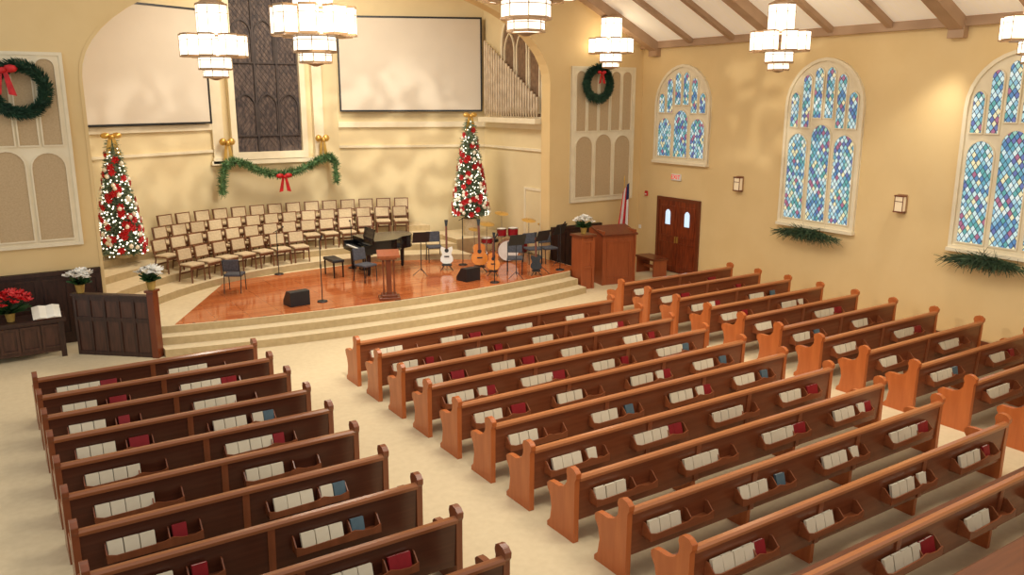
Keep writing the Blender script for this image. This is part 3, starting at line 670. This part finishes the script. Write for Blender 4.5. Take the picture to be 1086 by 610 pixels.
# ---------------------------------------------------------------- organ console, pulpit rail
o0=P(643,304,Z=0)
r=thing('organ_console','tall reddish wooden organ console standing right of the stage steps','organ console',(o0.x+.6,o0.y+.5,0),-.2)
b=MB(); b.box(-.5,.5,-.42,-.36,0,1.45); b.box(-.55,-.49,-.45,.45,0,1.6); b.box(.49,.55,-.45,.45,0,1.6)
b.ring([(-.4,.15),(.4,.15),(.4,1.3),(-.4,1.3)],[(-.34,.21),(.34,.21),(.34,1.24),(-.34,1.24)],'Y',-.44,-.42); b.box(-.49,.49,-.4,.2,0,.7); cs=b.build('case','oak',r)
MB().prism([(-.48,1.45),(.3,1.62),(.3,1.67),(-.48,1.5)],'X',-.59,.59).build('top','oakd',r); MB().box(-.47,.47,.1,.4,.76,.84).box(-.47,.47,.1,.34,.9,.97).build('keyboards','white',cs)
bp_=P(690,292,Z=0)
r=thing('organ_bench','low reddish wooden bench beside the organ console','bench',(bp_.x+.15,bp_.y+.15,0),-.12)
MB().box(-.28,.28,-.5,.5,.5,.56).build('seat','oakd',r)
for y in (-.44,.44): MB().box(-.24,.24,y-.03,y+.03,0,.5).build('leg','oak',r)
MB().box(-.03,.03,-.42,.42,.2,.3).build('stretcher','oak',r)
r=thing('wooden_rail','reddish panelled wooden rail at the right end of the stage steps','rail',(14.42,18.45,0),0)
b=MB(); b.box(-.2,.2,-.2,.2,0,1.5); b.ring([(-.17,.6),(.17,.6),(.17,1.4),(-.17,1.4)],[(-.11,.66),(.11,.66),(.11,1.34),(-.11,1.34)],'Y',-.225,-.2)
for x in (-.2,.2): b.box(x-.04,x+.04,-.23,.23,0,1.52)
b.build('panel','oak',r); MB().box(-.28,.28,-.27,.27,1.52,1.58).build('cap','oakd',r)
# ---------------------------------------------------------------- flowers
def plant(loc,lab,fm,rad=.24,nfl=12,nm='poinsettia',cat='flowers'):
    r=thing(nm,lab,cat,loc); MB().cyl((0,0,0),(0,0,.18),.07,.1,14).build('pot','terra',r)
    b=MB()
    for k in range(60):
        t=random.uniform(0,6.28); e=random.uniform(.0,.9); b.sprig((0,0,.2),(math.cos(t),math.sin(t),e),rad*random.uniform(.8,1.1),.1)
    b.build('leaves','leaf',r); b=MB()
    for k in range(nfl):
        t=k*2.4; rr=rad*math.sqrt((k+.4)/nfl); c=Vector((rr*math.cos(t),rr*math.sin(t),.24+rad*.95*math.sqrt(max(0,1-(rr/rad)**2*.8))))
        for j in range(8):
            q=j*.785+k; b.sprig(c,(math.cos(q),math.sin(q)*1,.35+.4*math.sin(q+t)),.12,.075)
    b.build('blooms',fm,r)
pa=Vector((1.5,19.3)); pb=Vector((2.75,18.2)); L=(pb-pa).length; an=math.atan2(pb.y-pa.y,pb.x-pa.x)
r=thing('choir_partition','dark walnut panelled partition at the left end of the stage steps','partition',(pa.x,pa.y,0),an)
pn=MB().box(0,L,-.04,.04,0,1.28).build('panel','darkp',r)
b=MB()
n=5
for i in range(n+1): x=L*i/n; b.box(x-.03,x+.03,-.065,.065,0,1.28)
for z in (.0,.75,1.2): b.box(0,L,-.06,.06,z,z+.09)
b.build('stiles','dark',pn); MB().box(-.06,L+.03,-.09,.09,1.29,1.34).build('cap','dark',r)
MB().box(L+.03,L+.17,-.1,.1,0,1.42).box(L+.0,L+.2,-.13,.13,1.42,1.47).build('end_post','oakd',r)
plant((pa.x+.1,pa.y-.07,1.345),'white flowers in a gold pot on the far end of the dark partition','white',.24); plant((pb.x+.07,pb.y-.07,1.475),'white flowers in a gold pot on the near post of the dark partition','white',.24)
plant((14.42,18.45,1.585),'white flowers in a gold pot on the wooden rail by the organ console','white',.26)
tl=thing('communion_table','dark walnut panelled table against the left front wall','table',(.25,19.6,0))
MB().box(-1.1,1.02,-.35,.35,.78,.84).build('tabletop','dark',tl); b=MB(); b.box(-1.0,.92,-.26,-.22,.12,.78); b.box(-1.0,.92,.2,.24,.12,.78)
for i in range(5): x=-.98+i*.38; b.ring([(x,.2),(x+.36,.2),(x+.36,.72),(x,.72)],[(x+.05,.25),(x+.31,.25),(x+.31,.67),(x+.05,.67)],'Y',-.29,-.26)
b.build('apron','darkp',tl)
for x in (-1.0,.92):
    for y in (-.27,.24): MB().box(x-.05,x+.05,y-.05,y+.05,0,.78).build('leg','dark',tl)
q=P(10,330,Y=19.55); plant((q.x,19.5,.845),'tall red poinsettia in a pot on the dark table at the left edge','red',.4,30)
q=P(42,330,Y=19.4); r=thing('open_book','large open book on the dark table beside the red poinsettia','book',(q.x+.12,19.45,.845)); 
T=Matrix.Rotation(R_(35),4,'X')
MB().prism([(-.26,.0),(-.13,.04),(0,.01),(.13,.04),(.26,0)],'Y',-.18,.18,T=Matrix.Translation((0,0,.12))@T).build('pages','page',r); MB().prism([(-.15,0),(.15,0),(.15,.19)],'X',-.2,.2).build('book_stand','oakd',r)
# ---------------------------------------------------------------- flag
fp=P(661,236,Y=19.9); 
r=thing('flag_on_pole','red, white and blue flag hanging from a pole by the wainscot','flag',(fp.x,19.9,0))
MB().cyl((0,0,0),(0,0,.06),.16,.13,16).build('base','gold',r); MB().cyl((0,0,.06),(0,0,2.85),.016,n=8).cyl((0,0,2.85),(0,0,3.0),.03,.004,8).build('pole','gold',r)
b=MB(); nu,nv=26,14; vs=[]
for j in range(nv+1):
    for i in range(nu+1):
        t=i/nu; v_=j/nv; sp_=.24+.22*v_; vs.append((.14-t*sp_,-.07-.05*math.sin(t*16)*(.4+.6*v_),2.8-v_*1.4-.3*t))
for j in range(nv):
    for i in range(nu):
        k=j*(nu+1)+i; mi=2 if (i<12 and j<5) else (0 if (i//3)%2==0 else 1); b.add([vs[k],vs[k+1],vs[k+nu+2],vs[k+nu+1]],[(0,1,2,3)],True,mi)
b.build('flag_cloth',['red','white','blue'],r)
r=bpy.data.objects.new('door_2',None); C.objects.link(r); r.location=(14.8,21.5,ST); r.rotation_euler.z=-math.pi/2; struct(r,'pale side doorway behind the drum kit','door')
MB().ring([(-.5,0),(.5,0),(.5,2.1),(-.5,2.1)],[(-.42,0),(.42,0),(.42,2.02),(-.42,2.02)],'Y',-.06,0).build('door_frame','trim',r); MB().box(-.42,.42,-.03,-.005,0,2.02).build('door_leaf','apse',r); MB().sph((.34,-.06,1.0),.03,8).build('door_handle','gold',r)
# ---------------------------------------------------------------- light
w=bpy.data.worlds.new('world'); bpy.context.scene.world=w; w.use_nodes=True
w.node_tree.nodes['Background'].inputs[0].default_value=(1,.96,.89,1); w.node_tree.nodes['Background'].inputs[1].default_value=.7
def area(loc,size,pw,col=(1,.91,.76),tgt=None):
    l=bpy.data.lights.new('overhead_fill','AREA'); l.size=size; l.energy=pw; l.color=col; o=bpy.data.objects.new('overhead_fill',l); C.objects.link(o); o.location=loc
    if tgt: o.rotation_euler=(Vector(tgt)-Vector(loc)).to_track_quat('-Z','Y').to_euler()
    return o
area((8.4,22.3,9.3),3,500,tgt=(8.4,24,2)); area((9,12,9.8),4,420); area((9,5,9.8),4,300)  # unseen soft area lights added overhead to brighten choir and nave
def spot(loc,tgt,pw,ang=50,bl=.6,col=(1,.93,.78),gobo=0):
    l=bpy.data.lights.new('unseen_spot','SPOT'); l.energy=pw; l.spot_size=R_(ang); l.spot_blend=bl; l.shadow_soft_size=.15; l.color=col; o=bpy.data.objects.new('unseen_spot',l); C.objects.link(o); o.location=loc
    o.rotation_euler=(Vector(tgt)-Vector(loc)).to_track_quat('-Z','Y').to_euler()
    if gobo:
        l.use_nodes=True; N=l.node_tree.nodes; L=l.node_tree.links; e=N['Emission']; tc=N.new('ShaderNodeTexCoord'); nz=N.new('ShaderNodeTexNoise'); nz.inputs['Scale'].default_value=gobo; nz.inputs['Detail'].default_value=1
        cr=N.new('ShaderNodeValToRGB'); cr.color_ramp.elements[0].position=.47; cr.color_ramp.elements[1].position=.58
        L.new(tc.outputs['Normal'],nz.inputs['Vector']); L.new(nz.outputs[0],cr.inputs[0]); L.new(cr.outputs[0],e.inputs['Strength'])
spot((5,9,8.8),(6.5,18.5,.3),1500,45); spot((12,9,8.8),(11,19.2,.5),1200,42)
spot((8,12,8.6),(11.5,25.3,3.2),3200,30,.5,gobo=22); spot((9,12,8.6),(4.5,25.3,3.2),2000,24,.5,gobo=22); spot((9,12,7.5),(18.2,15.0,5.4),900,28,.6,gobo=18)
spot((4.9,11,8.8),(4.9,14.5,0),600,40,.8); spot((4.9,6.5,8.8),(4.9,9,0),550,40,.8)
spot((12.4,9,8.8),(12.5,13.5,0),600,40,.8); spot((13,5.5,8.4),(12.6,9,0),550,45,.8); spot((17.6,10,6.6),(17.5,12,0),280,75,.9)
spot((-1.5,9,8.5),(13.5,10,.5),1800,42,.9,(1,.86,.64))  # unseen warm spot added from the left to light the pew ends
